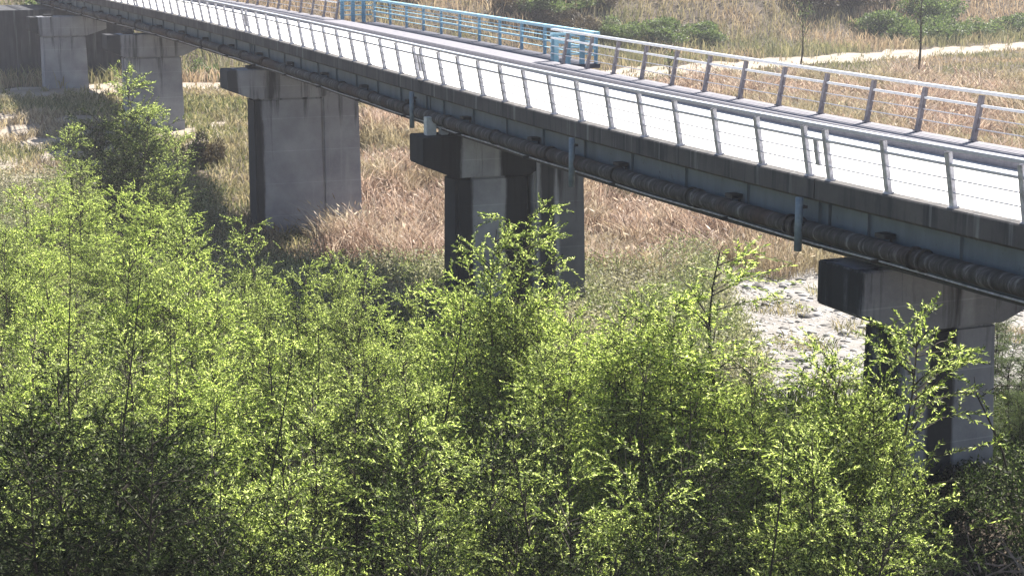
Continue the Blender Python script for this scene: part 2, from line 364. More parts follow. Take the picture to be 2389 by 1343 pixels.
# blue platform fence
e = empty('blue_fence', at((pa + pb) / 2, 8.2, -5.4), 'light blue fence of broad plates round the viewing platform at the back of the bridge', 'fence')
S = list(np.linspace(pa + .12, pb - .12, 12))
def bpost(p, t, wd=.10):
    mb = MB(); mb.box(p + Vector((0, 0, .55)), t, Vector((t.y, -t.x, 0)), (0, 0, 1), wd, .03, .55); mb.build('post', M['bluepost'], e, .006)
for s in S: bpost(at(s, 8.22, -5.397), frame(s)[0], .12)
for h, hh in ((1.12, .055), (.90, .014), (.76, .014), (.56, .035), (.30, .012)):
    mb = MB(); sweep(mb, [(8.11, -5.4 + h - hh), (8.33 if h > 1 else 8.18, -5.4 + h - hh), (8.33 if h > 1 else 8.18, -5.4 + h + hh), (8.11, -5.4 + h + hh)], pa, pb); mb.build('rail', M['blue'], e)
for sp in (pa + .06, pb - .06):
    t, nn = frame(sp)
    for off in (6.5, 7.07, 7.64): bpost(at(sp, off, -5.397 if off > W else -5.28), nn, .1)
    for h, hh in ((1.12, .045), (.85, .03), (.62, .03), (.38, .03)):
        mb = MB(); mb.box(at(sp, 7.24, -5.4 + h), nn, t, (0, 0, 1), .86, .07 if h > 1 else .03, hh); mb.build('rail', M['blue'], e)
mb = MB()
for k in range(64):   # slim balusters in the end return
    pass
t, nn = frame(pa)
pl = MB(); pl.box(at(pa + .06, 6.60, -4.83), nn, t, (0, 0, 1), .09, .045, .5); pl.build('panel', M['blue'], e, .01)

# ---------------------------------------------------------------- service pipe, drainpipes
zp = -6.52
e = empty('service_pipe', at(s_at_y(50), .02, zp), 'thick wrapped service pipe slung along the girder below the bridge edge', 'pipe')
mb = MB(); S = np.arange(ENDS[0], ENDS[1], .18)
rs = [.185 + .016 * (random.random() - .3) for s in S]
mb.tube([at(s, .06, zp) for s in S], rs, 14); mb.build('pipe_body', M['pipe'], e, smooth=True)
for s in np.arange(ENDS[0] + 1.2, ENDS[1], 4.3):
    for k in (0, .3) if int(s * 7) % 3 else (0,):
        mb = MB(); mb.tube([at(s + k - .04, .06, zp), at(s + k + .04, .06, zp)], .235, 16); mb.build('collar', M['pipe'], e, .008)
for s in np.arange(ENDS[0] + 2.5, ENDS[1], 5.8):
    t, nn = frame(s); mb = MB(); mb.box(at(s, .2, zp - .27), t, nn, (0, 0, 1), .04, .30, .035); mb.box(at(s, .40, zp - .0), t, nn, (0, 0, 1), .03, .015, .26); mb.box(at(s, .25, zp + .24), t, nn, (0, 0, 1), .17, .14, .05)
    mb.build('bracket', M['dark'], e, .01)
e = empty('cable_conduit', at(s_at_y(50), -.05, -6.82), 'thin grey conduit running just below the wrapped service pipe', 'conduit')
mb = MB(); mb.tube([at(s, .10, -6.79 - .012 * math.sin(s * .9)) for s in np.arange(ENDS[0], ENDS[1], .6)], .024, 8); mb.build('conduit_body', M['post'], e, smooth=True)
def drain(y, ztop, zbot, label):
    s = s_at_y(y); e = empty('drainpipe', at(s, -.10, zbot), label, 'drainpipe', 'blue grey drainpipes hanging below the bridge edge')
    mb = MB(); mb.tube([at(s, -.14, ztop), at(s, -.14, zbot)], .085, 12); mb.build('pipe_body', M['drain'], e, smooth=True)
    t, nn = frame(s); mb = MB(); mb.box(at(s, -.05, ztop - .2), t, nn, (0, 0, 1), .11, .05, .03); mb.box(at(s, -.05, zp + .1), t, nn, (0, 0, 1), .11, .05, .03); mb.build('clamp', M['dark'], e)
drain(37.7, -5.83, -6.98, 'blue grey drainpipe hanging at the bridge joint just left of the nearest pier')
drain(48.1, -5.83, -7.15, 'blue grey drainpipe hanging midway between joints, right of the streaked pier')
drain(60.9, -5.83, -7.05, 'blue grey drainpipe hanging beside the pale box on the streaked pier cap')

# ---------------------------------------------------------------- piers
def pier(px_l, d, y_station, t_, wl, wr, zbot, label, bands, ext=None, cap_len=4.9, corner_y=None, cap_top=-7.08, tone=1.25):
    """px_l: bearing of the cap's far corner on the near side, d: its distance"""
    X = (px_l - 1194.5) / 4200 * d; Y = (d + cap_top * math.sin(R(PITCH))) / math.cos(R(PITCH))
    tt, nn = frame(s_at_y(y_station)); a = -tt
    P = Vector((X, Y, 0))
    def q(u, w_, Z): v = P + a * u + nn * w_; return Vector((v.x, v.y, CAMH + Z))
    c = q(t_ / 2, (wl + wr) / 2, 0); c.z = h1(c.x, c.y)
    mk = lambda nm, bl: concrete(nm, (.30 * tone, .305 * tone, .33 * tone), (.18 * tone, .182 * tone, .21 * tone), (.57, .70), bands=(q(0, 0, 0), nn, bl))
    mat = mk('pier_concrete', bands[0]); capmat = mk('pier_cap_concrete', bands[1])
    e = empty('bridge_pier', c, label, 'pier', 'concrete piers under the bridge')
    zt, zb, zs = cap_top, -8.0, -8.45
    # cap as an extruded outline across the bridge
    prof = [(0, zt), (cap_len, zt), (cap_len, zb), (wr + .05, zs), (wl - .05, zs), (0, zb)]
    mb = MB(); k = len(prof); vs = [q(0, w_, z) for w_, z in prof] + [q(t_, w_, z) for w_, z in prof]
    fs = [tuple(range(k)), tuple(range(k, 2 * k))] + [(i, (i + 1) % k, k + (i + 1) % k, k + i) for i in range(k)]
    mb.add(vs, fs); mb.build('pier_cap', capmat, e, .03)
    inset = .12; bt = .10
    def wall(w0, w1, u0, u1, ztop, nm, mt, bot):
        mb = MB()
        mb.hexa([q(u0 - bt, w0 - .02, bot), q(u1 + bt, w0 - .02, bot), q(u1 + bt, w1 + .12, bot), q(u0 - bt, w1 + .12, bot)],
                [q(u0, w0, ztop), q(u1, w0, ztop), q(u1, w1, ztop), q(u0, w1, ztop)])
        mb.build(nm, mt, e, .09)
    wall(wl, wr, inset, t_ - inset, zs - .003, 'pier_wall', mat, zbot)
    if ext:
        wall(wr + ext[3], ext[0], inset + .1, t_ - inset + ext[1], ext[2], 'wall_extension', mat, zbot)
    # pour joint band, bearings
    mb = MB()
    for w_ in (1.4, cap_len - 1.3):
        mb = MB(); mb.box(q(t_ / 2, w_, zt + .075), a, nn, (0, 0, 1), .3, .3, .077); mb.build('bearing', M['dark'], e, .01)
    return e, q
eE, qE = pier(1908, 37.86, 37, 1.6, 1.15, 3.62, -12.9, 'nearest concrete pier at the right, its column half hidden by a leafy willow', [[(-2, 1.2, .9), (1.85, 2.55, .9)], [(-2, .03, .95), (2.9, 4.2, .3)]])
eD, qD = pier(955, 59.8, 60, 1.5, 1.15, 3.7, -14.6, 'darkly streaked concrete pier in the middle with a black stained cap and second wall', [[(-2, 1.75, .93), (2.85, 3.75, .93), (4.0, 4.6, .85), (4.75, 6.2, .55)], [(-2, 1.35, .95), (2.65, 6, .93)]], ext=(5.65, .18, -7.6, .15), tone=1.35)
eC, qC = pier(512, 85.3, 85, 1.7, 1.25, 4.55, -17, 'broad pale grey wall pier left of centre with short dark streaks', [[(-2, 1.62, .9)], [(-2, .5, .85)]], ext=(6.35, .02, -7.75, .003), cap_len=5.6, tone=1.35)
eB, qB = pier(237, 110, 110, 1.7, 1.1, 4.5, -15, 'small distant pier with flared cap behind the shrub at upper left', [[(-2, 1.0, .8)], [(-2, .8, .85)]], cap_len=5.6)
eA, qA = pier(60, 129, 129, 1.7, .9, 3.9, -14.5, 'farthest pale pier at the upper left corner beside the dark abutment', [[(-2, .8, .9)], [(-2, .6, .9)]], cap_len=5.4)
# abutment beyond
tt, nn = frame(s_at_y(143))
e = empty('abutment', at(s_at_y(143), 2, -13.5), 'dark concrete abutment wall in shade at the far left end of the bridge', 'abutment')
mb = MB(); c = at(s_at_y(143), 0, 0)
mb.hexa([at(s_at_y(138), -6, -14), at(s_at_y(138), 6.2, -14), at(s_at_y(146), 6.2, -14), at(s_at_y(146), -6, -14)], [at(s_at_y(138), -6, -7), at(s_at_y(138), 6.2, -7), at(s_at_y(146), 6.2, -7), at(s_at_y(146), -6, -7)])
mb.build('wall', M['concrete_shade_stained'], e, .05)
# pale box and block on the streaked pier's cap
b = MB(); b.box(qD(.75, .48, -6.78), (0.37, -.93, 0), (.93, .37, 0), (0, 0, 1), .16, .17, .30)
o = b.build('utility_box', M['white'], None, .015); tag(o, 'pale upright box standing on the end of the black stained pier cap', 'box')
b = MB(); b.box(qD(.75, .95, -6.95), (0.37, -.93, 0), (.93, .37, 0), (0, 0, 1), .14, .13, .13)
o = b.build('concrete_block', M['white'], None, .02); tag(o, 'small pale block lying beside the upright box on the pier cap', 'block')

# ---------------------------------------------------------------- plants
def perp(D):
    a = np.where(np.abs(D[:, 2:3]) < .9, np.array([[0, 0, 1.]]), np.array([[1., 0, 0]]))
    u = np.cross(D, a); u /= np.linalg.norm(u, axis=1, keepdims=True) + 1e-9
    return u, np.cross(D, u)
def leaves(P, D, L, Wd, rg, name):
    """diamond leaves at P pointing along D with a fold"""
    n_ = len(P); u, v = perp(D); a = rg.uniform(0, 2 * np.pi, (n_, 1)); s = u * np.cos(a) + v * np.sin(a); nn = np.cross(D, s)
    L = L[:, None]; Wd = Wd[:, None]
    A = P; B = P + D * L * .45 + s * Wd * .5 + nn * Wd * .1; C = P + D * L - nn * L * .12; E_ = P + D * L * .45 - s * Wd * .5 + nn * Wd * .1
    V = np.stack([A, B, C, E_], 1).reshape(-1, 3); I = np.arange(n_) * 4
    return np_mesh(name, V, [np.stack([I, I + 1, I + 2, I + 3], 1)])
def willow(seed, H=6.0, stems=3, spread=.26, nb=46, ntw=7, nl=38, leafL=.056, bend=.5):
    rg = np.random.default_rng(seed); mb = MB(); LP = []; LD = []
    for k in range(stems):
        az = rg.uniform(0, 6.28); r0 = rg.uniform(0, .35); hh = H * (1 if k == 0 else rg.uniform(.62, .93)); tilt = rg.uniform(.02, .16) if k else rg.uniform(0, .06)
        pts = []
        ph = rg.uniform(0, 6.28)
        for i in range(12):
            t = i / 11; r = r0 + hh * tilt * t ** 1.2
            pts.append(np.array([math.cos(az) * r + .09 * math.sin(t * 7 + ph), math.sin(az) * r + .09 * math.cos(t * 6 + ph), hh * t]))
        pts = np.array(pts)
        mb.tube(pts, [max(.007, .05 * H / 6 * (1 - i / 11.5)) for i in range(12)], 5, False)
        for j in range(nb):
            t = rg.uniform(.10, .97) ** .9
            i0 = min(int(t * 11), 10); f = t * 11 - i0; p = pts[i0] * (1 - f) + pts[i0 + 1] * f
            Lb = H * spread * (1 - t) ** .6 * rg.uniform(.6, 1.25) + .28
            a = rg.uniform(0, 6.28); up = rg.uniform(.45, 1.15)
            d = np.array([math.cos(a), math.sin(a), up]); d /= np.linalg.norm(d)
            bp = [p]; dd = d.copy(); ns = 6
            for i in range(ns):
                dd = dd + np.array([rg.normal(0, .09), rg.normal(0, .09), -.10 * bend * i * .5 + rg.normal(0, .06)]); dd /= np.linalg.norm(dd); bp.append(bp[-1] + dd * Lb / ns)
            bp = np.array(bp); mb.tube(bp[::2], [.014, .010, .006, .003][:len(bp[::2])], 3, False)
            for q_ in range(ntw):
                u = rg.uniform(.15, 1.0) * ns; i0 = min(int(u), ns - 1); f = u - i0; tp = bp[i0] * (1 - f) + bp[i0 + 1] * f
                bd = bp[i0 + 1] - bp[i0]; bd /= np.linalg.norm(bd)
                td = bd * .8 + rg.normal(0, .5, 3) + np.array([0, 0, .12]); td /= np.linalg.norm(td); tl = rg.uniform(.22, .5)
                m_ = nl; uu = np.linspace(.05, 1, m_)[:, None]
                tw = tp + td * tl * uu + np.array([[0, 0, -.10]]) * uu ** 2 * bend
                LP.append(tw); LD.append(td * .8 + rg.normal(0, .42, (m_, 3)) + np.array([0, 0, -.12]))
    P = np.concatenate(LP); D = np.concatenate(LD); D /= np.linalg.norm(D, axis=1, keepdims=True)
    L = rg.uniform(.65, 1.35, len(P)) * leafL
    cm = leaves(P, D, L, L * rg.uniform(.2, .34, len(P)), rg, 'crown')
    tm = bpy.data.meshes.new('trunk'); tm.from_pydata(mb.v, [], mb.f); tm.update(); tm.materials.append(M['bark'])
    return tm, cm
VAR = [willow(11, 6, 3), willow(12, 6, 4, .22, 40), willow(13, 6, 2, .30, 56), willow(14, 6, 3, .2, 44, 7, 37), willow(15, 6, 4, .28, 38), willow(16, 6, 1, .17, 60, 6, 34)]
crowns = {}
def crown_mesh(i, matname):
    if (i, matname) not in crowns:
        me = VAR[i][1].copy(); me.materials.append(M[matname]); crowns[(i, matname)] = me
    return crowns[(i, matname)]
FZ = CAMH
def world_of(px, d):   # ground position under a bearing and distance
    X = (px - 1194.5) / 4200 * d; Y = d / math.cos(R(PITCH)) - .2 * 6
    return X, Y
G = None
def plant_tree(px, ytop, d, var, mat='willow', label=None, group=None, wide=1.0, name='willow_tree', cat='tree', H=None):
    if group == G: d = min(d, float(np.interp(px, [0, 800, 1000, 1300, 1700, 2000, 2200], [50, 48, 41, 37, 33.5, 29.5, 28])) * (1 if d > 31 else .98))
    X, Y = world_of(px, d); z0 = h1(X, Y)
    if H is None: H = CAMH - (ytop + 197) / 4200 * d - z0
    e = empty(name, (X, Y, z0 - .05), label, cat, group)
    s = H / 6.0; e.scale = (s * wide, s * wide, s); e.rotation_euler = (0, 0, random.uniform(0, 6.28))
    t = bpy.data.objects.new('trunk', VAR[var][0]); t.parent = e; col.objects.link(t)
    c = bpy.data.objects.new('crown', crown_mesh(var, mat)); c.parent = e; col.objects.link(c)
    return e
G = 'willows of the thicket in front of the bridge'
named = [
 (600, 500, 49, 0, 'willow', 'willow with drooping feathery top rising in front of the broad pale wall pier, left side', 1.0),
 (800, 575, 48, 1, 'willow', 'low arching willow just under the right side of the broad pale wall pier', 1.0),
 (700, 600, 46, 3, 'willow', 'willow growing between the two bushes below the broad pale wall pier', 1.0),
 (1180, 462, 46, 0, 'willow', 'tallest willow covering the lower part of the darkly streaked pier', 1.0),
 (1160, 510, 45.5, 3, 'willow', 'dense willow just left of the tallest one, hiding the foot of the streaked pier', 1.1),
 (2010, 800, 30.5, 3, 'willow', 'low dense willow below the left half of the nearest pier cap', 1.0),
 (2090, 1010, 27.5, 3, 'willow', 'willow at the right edge of the thicket against the nearest column', .75),
 (1105, 560, 44, 4, 'willow_bright', 'bright willow leaning on the left side of the tallest middle willow', 1.0),
 (1300, 745, 42, 3, 'willow_bright', 'yellow green willow at the foot of the darkly streaked pier', 1.0),
 (1640, 572, 46, 5, 'willow_bright', 'bright slim pointed willow standing against the dry reeds', 1.9),
 (1570, 660, 44, 3, 'willow_bright', 'pale green willow left of the slim pointed one', 1.0),
 (2060, 695, 31.5, 2, 'willow', 'large leafy willow in front of the nearest pier column', 1.12),
 (2085, 830, 30.5, 1, 'willow', 'willow filling the right side below the nearest pier cap', .72),
 (1725, 780, 43, 4, 'willow_bright', 'loose bright willow just right of the slim pointed one beside the pale riverbed', 1.0),
 (1480, 690, 42, 1, 'willow_bright', 'pale willow between the darkly streaked pier and the slim pointed willow', 1.0),
 (900, 700, 44, 0, 'willow_bright', 'bright willow in the gap between the broad pale pier and the tallest willow', 1.0),
 (1985, 800, 31, 5, 'willow_bright', 'slim willow at the left of the large one by the nearest pier', 1.5),
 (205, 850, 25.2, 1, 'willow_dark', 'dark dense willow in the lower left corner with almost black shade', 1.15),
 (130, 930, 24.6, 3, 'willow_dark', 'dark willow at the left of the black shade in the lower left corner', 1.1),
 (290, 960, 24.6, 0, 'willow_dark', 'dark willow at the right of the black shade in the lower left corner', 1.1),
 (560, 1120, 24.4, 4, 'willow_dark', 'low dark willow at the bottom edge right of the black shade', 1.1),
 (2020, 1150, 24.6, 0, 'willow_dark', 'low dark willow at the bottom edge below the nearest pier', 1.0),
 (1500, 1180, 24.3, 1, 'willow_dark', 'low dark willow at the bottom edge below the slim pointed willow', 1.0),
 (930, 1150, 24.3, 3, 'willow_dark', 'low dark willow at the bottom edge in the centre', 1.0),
]
for px, yt, d, v, mt, lb, wd in named: plant_tree(px, yt, d, v, mt, lb, G, wd)
# the crowd of the thicket
def fill(n_, x0, x1, d0, d1, topf, mats, label, seed, gap=None):
    r = random.Random(seed)
    for i in range(n_):
        px = x0 + (x1 - x0) * (i + r.uniform(.1, .9)) / n_; d = r.uniform(d0, d1); yt = topf(px) + r.uniform(-35, 45)
        plant_tree(px, yt, d, r.randrange(5), r.choice(mats), label, G, r.uniform(.85, 1.1))
T1 = lambda x: float(np.interp(x, [0, 300, 500, 900, 1300, 1500, 1700, 1780, 2389], [500, 500, 580, 640, 670, 680, 720, 860, 1000]))
T2 = lambda x: float(np.interp(x, [0, 300, 600, 1000, 1500, 1680, 1850, 2200, 2389], [760, 740, 720, 750, 820, 900, 1010, 1100, 1290]))
T3 = lambda x: float(np.interp(x, [0, 300, 600, 1000, 1500, 1900, 2150, 2389], [960, 950, 900, 900, 930, 1020, 1150, 1300]))
fill(15, -50, 1640, 40, 47, T1, ['willow', 'willow_bright'], 'slender willow at the sunlit back edge of the thicket', 1)
fill(15, -80, 2080, 33, 38, T2, ['willow', 'willow_bright', 'willow'], 'willow in the middle of the dense green thicket', 2)
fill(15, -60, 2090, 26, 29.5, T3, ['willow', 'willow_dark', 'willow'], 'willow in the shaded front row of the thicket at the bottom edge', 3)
# shrubs by the small distant pier
for px, yt, d, v, mt, lb in [(340, 150, 80, 2, 'willow', 'tall shrub whose pale top crosses the small distant pier'), (235, 215, 78, 4, 'willow_dark', 'dark shrub in the bridge shade left of the small distant pier'),
                             (300, 260, 72, 1, 'willow_dark', 'dark low shrub below the small distant pier'), (400, 290, 72, 3, 'willow', 'green shrub right below the small distant pier'),
                             (170, 280, 74, 3, 'willow', 'thin shrub at the left edge of the dark shrubs'),
 (90, 400, 62, 0, 'willow_bright', 'pale feathery shrub near the left edge of the field'), (200, 400, 60, 4, 'willow_bright', 'pale feathery shrub just below the dark shrubs'),
 (310, 420, 58, 1, 'willow_bright', 'bright shrub below the shrub that crosses the small distant pier'), (20, 430, 56, 3, 'willow_bright', 'pale shrub cut by the left edge of the picture'), (430, 480, 54, 0, 'willow_bright', 'bright drooping shrub at the edge of the bridge shadow')]:
    plant_tree(px, yt, d, v, mt, lb, 'shrubs near the small distant pier', 1.15, 'shrub', 'shrub')
def fillshrub(n_, x0, x1, d0, d1, h0, h1_, mats, label, group, seed):
    r = random.Random(seed)
    for i in range(n_):
        px = x0 + (x1 - x0) * (i + r.uniform(.1, .9)) / n_; d = r.uniform(d0, d1)
        plant_tree(px, 0, d, r.randrange(5), r.choice(mats), label, group, r.uniform(1.2, 1.7), 'shrub', 'shrub', H=r.uniform(h0, h1_))
fillshrub(9, -40, 330, 60, 70, 1.8, 2.8, ['willow', 'willow_bright', 'bush'], 'low pale green shrub in the weedy field at the left', 'low shrubs in the left field', 5)
fillshrub(8, -40, 380, 50, 58, 2.6, 3.8, ['willow', 'willow_bright'], 'pale green shrub between the thicket and the left field', 'low shrubs in the left field', 6)
fillshrub(6, 2320, 2480, 40, 54, 1.8, 2.8, ['bush'], 'fresh green shrub right of the nearest pier column', 'shrubs at the right edge', 7)
fillshrub(5, 1690, 1920, 40, 47, 1.0, 1.7, ['willow_bright'], 'small bright shrub at the edge of the pale riverbed', 'shrubs on the riverbed edge', 8)
# thin leafless saplings on the left
def sapling(px, yt, d, label, lean=.1, rad=.035, group='thin dark saplings rising from the left thicket'):
    X, Y = world_of(px, d); z0 = h1(X, Y); H = CAMH - (yt + 197) / 4200 * d - z0
    e = empty('sapling', (X, Y, z0), label, 'sapling', group)
    mb = MB(); P = [Vector((X + lean * H * t ** 1.5 + .05 * math.sin(t * 9), Y, z0 + H * t)) for t in np.linspace(0, 1, 14)]
    mb.tube(P, [rad * (1 - .85 * i / 13) for i in range(14)], 6)
    for i in range(26):
        k = random.randrange(4, 13); p = P[k]; a = random.uniform(0, 6.28); l = random.uniform(.25, .7)
        d_ = Vector((math.cos(a), math.sin(a), random.uniform(.5, 1.2))).normalized()
        mb.tube([p, p + d_ * l * .5, p + d_ * l + Vector((0, 0, .05))], [.007, .005, .002], 3, False)
    mb.build('trunk', M['bark'], e)
    return e
sapling(138, 440, 34, 'leftmost thin dark sapling, upright, rising through the pale weeds', .02)
sapling(232, 540, 31, 'thin dark sapling leaning slightly right above the dark lower left willow', .09)
sapling(368, 640, 31, 'thin dark sapling right of the two taller ones at the left', .02, .028)
sapling(985, 640, 31, 'thin dark stem rising in the centre of the thicket', .10)
sapling(1410, 800, 28, 'thin dark stem leaning right, right of the centre of the thicket', .10)
sapling(1602, 900, 28, 'straight thin dark stem below the slim pointed willow', .01)
sapling(725, 700, 31, 'thin dark stem below the gap between the two left pier bushes', .01)
sapling(1800, 1000, 25.5, 'thin dark stem near the bottom edge left of the nearest pier', .03)
sapling(560, 760, 29, 'thin bent dark stem in the left half of the thicket', .12)
# bank bushes and distant trees
def blob_bush(seed, n_=9000, rx=1.0, rz=.75):
    rg = np.random.default_rng(seed); K = 26
    cc = rg.normal(0, 1, (K, 3)); cc /= np.linalg.norm(cc, axis=1, keepdims=True); cc *= rg.uniform(.35, .8, (K, 1)); cc[:, 2] = np.abs(cc[:, 2])
    k = rg.integers(0, K, n_); d = rg.normal(0, 1, (n_, 3)); d /= np.linalg.norm(d, axis=1, keepdims=True)
    P = cc[k] + d * (rg.uniform(.5, 1, (n_, 1)) * .26); P[:, 2] *= rz; P[:, 2] = np.maximum(P[:, 2], .01)
    D = d + rg.normal(0, .6, (n_, 3)); D /= np.linalg.norm(D, axis=1, keepdims=True); L = rg.uniform(.04, .09, n_)
    cm = leaves(P, D, L, L * .5, rg, 'crown')
    mb = MB()
    for i in range(9):
        c = cc[i] * np.array([1, 1, rz]); mb.tube([(0, 0, -.1), tuple(c * .5 + np.array([0, 0, .05])), tuple(c)], [.03, .02, .008], 4, False)
    tm = bpy.data.meshes.new('stems'); tm.from_pydata(mb.v, [], mb.f); tm.materials.append(M['bark'])
    return tm, cm
BB = [blob_bush(31), blob_bush(32), blob_bush(33)]
bcache = {}
def bush(px, d, r, h, mat, label, group, i):
    X = (px - 1194.5) / 4200 * d; Y = d; z = h1(X, Y)
    e = empty('bush', (X, Y, z - .1), label, 'bush', group); e.scale = (r, r, h); e.rotation_euler = (0, 0, random.uniform(0, 6))
    if (i, mat) not in bcache:
        me = BB[i][1].copy(); me.materials.append(M[mat]); bcache[(i, mat)] = me
    for nm, me in (('stems', BB[i][0]), ('crown', bcache[(i, mat)])):
        o = bpy.data.objects.new(nm, me); o.parent = e; col.objects.link(o)
rr = random.Random(3)
for px, d, r, h in [(1430, 176, 3.2, 3), (1520, 178, 4, 3.2), (1620, 181, 3.6, 2.6), (1350, 180, 3, 2.6), (1240, 176, 4, 3.2), (1290, 181, 3, 2.4)]:
    bush(px, d, r, h, 'bush', 'green bush on the far bank just above the end of the blue fence', 'green bushes on the far bank', rr.randrange(3))
for px, d, r, h in [(2040, 196, 4.5, 4), (2110, 193, 4, 4), (2190, 196, 4.5, 4), (2260, 201, 4, 3), (2360, 207, 4.5, 3.2), (2150, 204, 5, 5)]:
    bush(px, d, r, h, 'bush', 'green bush behind the pale path at the top right', 'green bushes above the pale path', rr.randrange(3))
for px, d, r, h in [(235, 143, 3.2, 3.4), (200, 147, 3, 3), (275, 146, 3, 3.6), (470, 144, 2, 2.2), (500, 143, 1.6, 1.6), (150, 150, 4, 4)]:
    bush(px, d, r, h, 'bush', 'green bush seen between the small distant piers', 'green bushes beyond the left road', rr.randrange(3))
for i in range(16):
    bush(1480 + i * 36 + rr.uniform(-12, 12), rr.uniform(196, 206), rr.uniform(3.5, 5), rr.uniform(3, 4.6), 'brush', 'brown leafless brush along the top of the far bank', 'brown brush on the far bank', rr.randrange(3))
for i in range(12):
    bush(880 + i * 48 + rr.uniform(-12, 12), rr.uniform(170, 185), rr.uniform(2, 3.5), rr.uniform(1.6, 3), 'brush', 'brown brush on the bank behind the blue fence', 'brown brush behind the blue fence', rr.randrange(3))
bush(470, 99, 1.5, 2.6, 'brush', 'purplish bare shrub beside the small distant pier', None, 0)
def far_tree(px, ybase, ytop, label, rad):
    d = CAMH * 4200 / (ybase + 197); X = (px - 1194.5) / 4200 * d; Y = d / math.cos(R(PITCH)) - .2 * 13; z0 = h1(X, Y); H = (ybase - ytop) / 4200 * d
    e = empty('bare_tree', (X, Y, z0), label, 'tree')
    mb = MB(); P = [Vector((X + .12 * math.sin(t * 5) + .3 * t, Y, z0 + H * t)) for t in np.linspace(0, 1, 12)]
    mb.tube(P, [rad * (1 - .8 * i / 11) for i in range(12)], 6)
    LP = []; LD = []
    for i in range(34):
        k = random.randrange(5, 12); p = P[k]; a = random.uniform(0, 6.28); l = random.uniform(.5, 1.6)
        d_ = Vector((math.cos(a), math.sin(a), random.uniform(.8, 2.2))).normalized(); mb.tube([p, p + d_ * l], [.02, .006], 3, False)
        for j in range(9): LP.append(p + d_ * l * random.uniform(.4, 1) + Vector((random.gauss(0, .18), random.gauss(0, .18), random.gauss(0, .15)))); LD.append((random.gauss(0, 1), random.gauss(0, 1), random.gauss(0, 1)))
    mb.build('trunk', M['bark'], e)
    D = np.array(LD); D /= np.linalg.norm(D, axis=1, keepdims=True); n_ = len(LP)
    link_mesh('crown', leaves(np.array(LP), D, np.full(n_, .16), np.full(n_, .06), rng, 'crown'), M['bush'], e)
far_tree(2138, 195, -20, 'taller of two thin roadside trees crossing the pale path at the right', .13)
far_tree(1866, 158, 25, 'shorter thin tree trunk left of the tall one, below the pale path', .09)
far_tree(1556, 205, 120, 'dark bare small trunk behind the far railing', .09)

# ---------------------------------------------------------------- grasses, reeds, stones
def blades(name, X, Y, H, Wd, lean, mat, label, cat, seed, curl=.25, plume=0):
    rg = np.random.default_rng(seed); n_ = len(X); z = hz(X, Y) - .03
    a = rg.uniform(0, 2 * np.pi, n_); b = rg.uniform(0, 2 * np.pi, n_)
    s = np.stack([np.cos(a), np.sin(a), np.zeros(n_)], 1) * Wd[:, None] * .5
    l = np.stack([np.cos(b), np.sin(b), np.zeros(n_)], 1) * (lean * H * rg.uniform(.2, 1.6, n_))[:, None]
    P0 = np.stack([X, Y, z], 1); up = np.array([[0, 0, 1.]])
    P1 = P0 + up * H[:, None] * .6 + l * .45; P2 = P0 + up * (H * (1 - curl * rg.uniform(0, 1, n_)))[:, None] + l * 1.3
    V = np.stack([P0 - s * .7, P0 + s * .7, P1 + s, P1 - s, P2 + s * .15, P2 - s * .15], 1).reshape(-1, 3); I = np.arange(n_) * 6
    fl = [np.stack([I, I + 1, I + 2, I + 3], 1), np.stack([I + 3, I + 2, I + 4, I + 5], 1)]
    if plume:
        m_ = rg.uniform(0, 1, n_) < plume; q = P2[m_]; dd = (P2 - P1)[m_]; dd /= np.linalg.norm(dd, axis=1, keepdims=True); ss_ = s[m_] / np.linalg.norm(s[m_], axis=1, keepdims=True)
        L = rg.uniform(.22, .42, len(q))[:, None]
        A = np.stack([q - dd * L * .5, q + ss_ * L * .16, q + dd * L * .55, q - ss_ * L * .16], 1).reshape(-1, 3); J = np.arange(len(q)) * 4 + len(V)
        V = np.concatenate([V, A]); fl.append(np.stack([J, J + 1, J + 2, J + 3], 1))
    me = np_mesh(name, V, fl)
    o = link_mesh(name, me, mat); tag(o, label, cat, kind='stuff'); return o
def scatter(n_, x0, x1, y0, y1, ok, seed, clump=.0):
    rg = np.random.default_rng(seed); X = rg.uniform(x0, x1, n_ * 3); Y = rg.uniform(y0, y1, n_ * 3)
    if clump:
        k = rg.uniform(0, 1, len(X)); den = .5 + .5 * np.sin(X * .9 + 2 * np.sin(Y * .33)) * np.sin(Y * .8 + 1.7 * np.sin(X * .4)); keep = k < (1 - clump) + clump * den; X, Y = X[keep], Y[keep]
    m_ = ok(X, Y) & (np.abs(X) < .31 * Y + 2.5); X, Y = X[m_][:n_], Y[m_][:n_]; return X, Y
YR = lambda X: np.interp(X, [-14, -7, -2, 1, 5, 7, 12, 22, 40], [86, 77, 73, 68, 64, 69, 67, 63, 58])
nearbridge = lambda X, Y: np.abs(X - np.interp(Y, yy, xx)) < 1e9
rg = np.random.default_rng(5)
X, Y = scatter(190000, -12, 48, 58, 146, lambda X, Y: (Y > YR(X) + .8 * np.sin(X * 1.7)) & (Y < ypath(X) - 22) & (X > -9 + .0 * Y) & (np.sin(X * .62 + 1.4 * np.sin(Y * .21)) * np.sin(Y * .37 + X * .2) > -.72), 21, .6)
hm = .62 + .38 * np.sin(X * .45 + 2 * np.sin(Y * .17)) * np.sin(Y * .31 + 1.1 * np.sin(X * .3)) + .18 * np.sin(X * 2.1 + Y * 1.3)
blades('dry_reeds', X, Y, rg.uniform(1.2, 2.8, len(X)) * np.clip(hm, .35, 1.2), rg.uniform(.02, .055, len(X)) * (Y / 90) , .5, M['reed'], 'tall dry pinkish straw reeds filling the floodplain behind the bridge', 'reeds', 22, plume=.16)
def nopath(X, Y): return (np.abs(Y - ypath(X)) > 4.6) | (np.sin(X * 2.1 + Y) * np.sin(Y * 1.9 - X * .7) > .72)
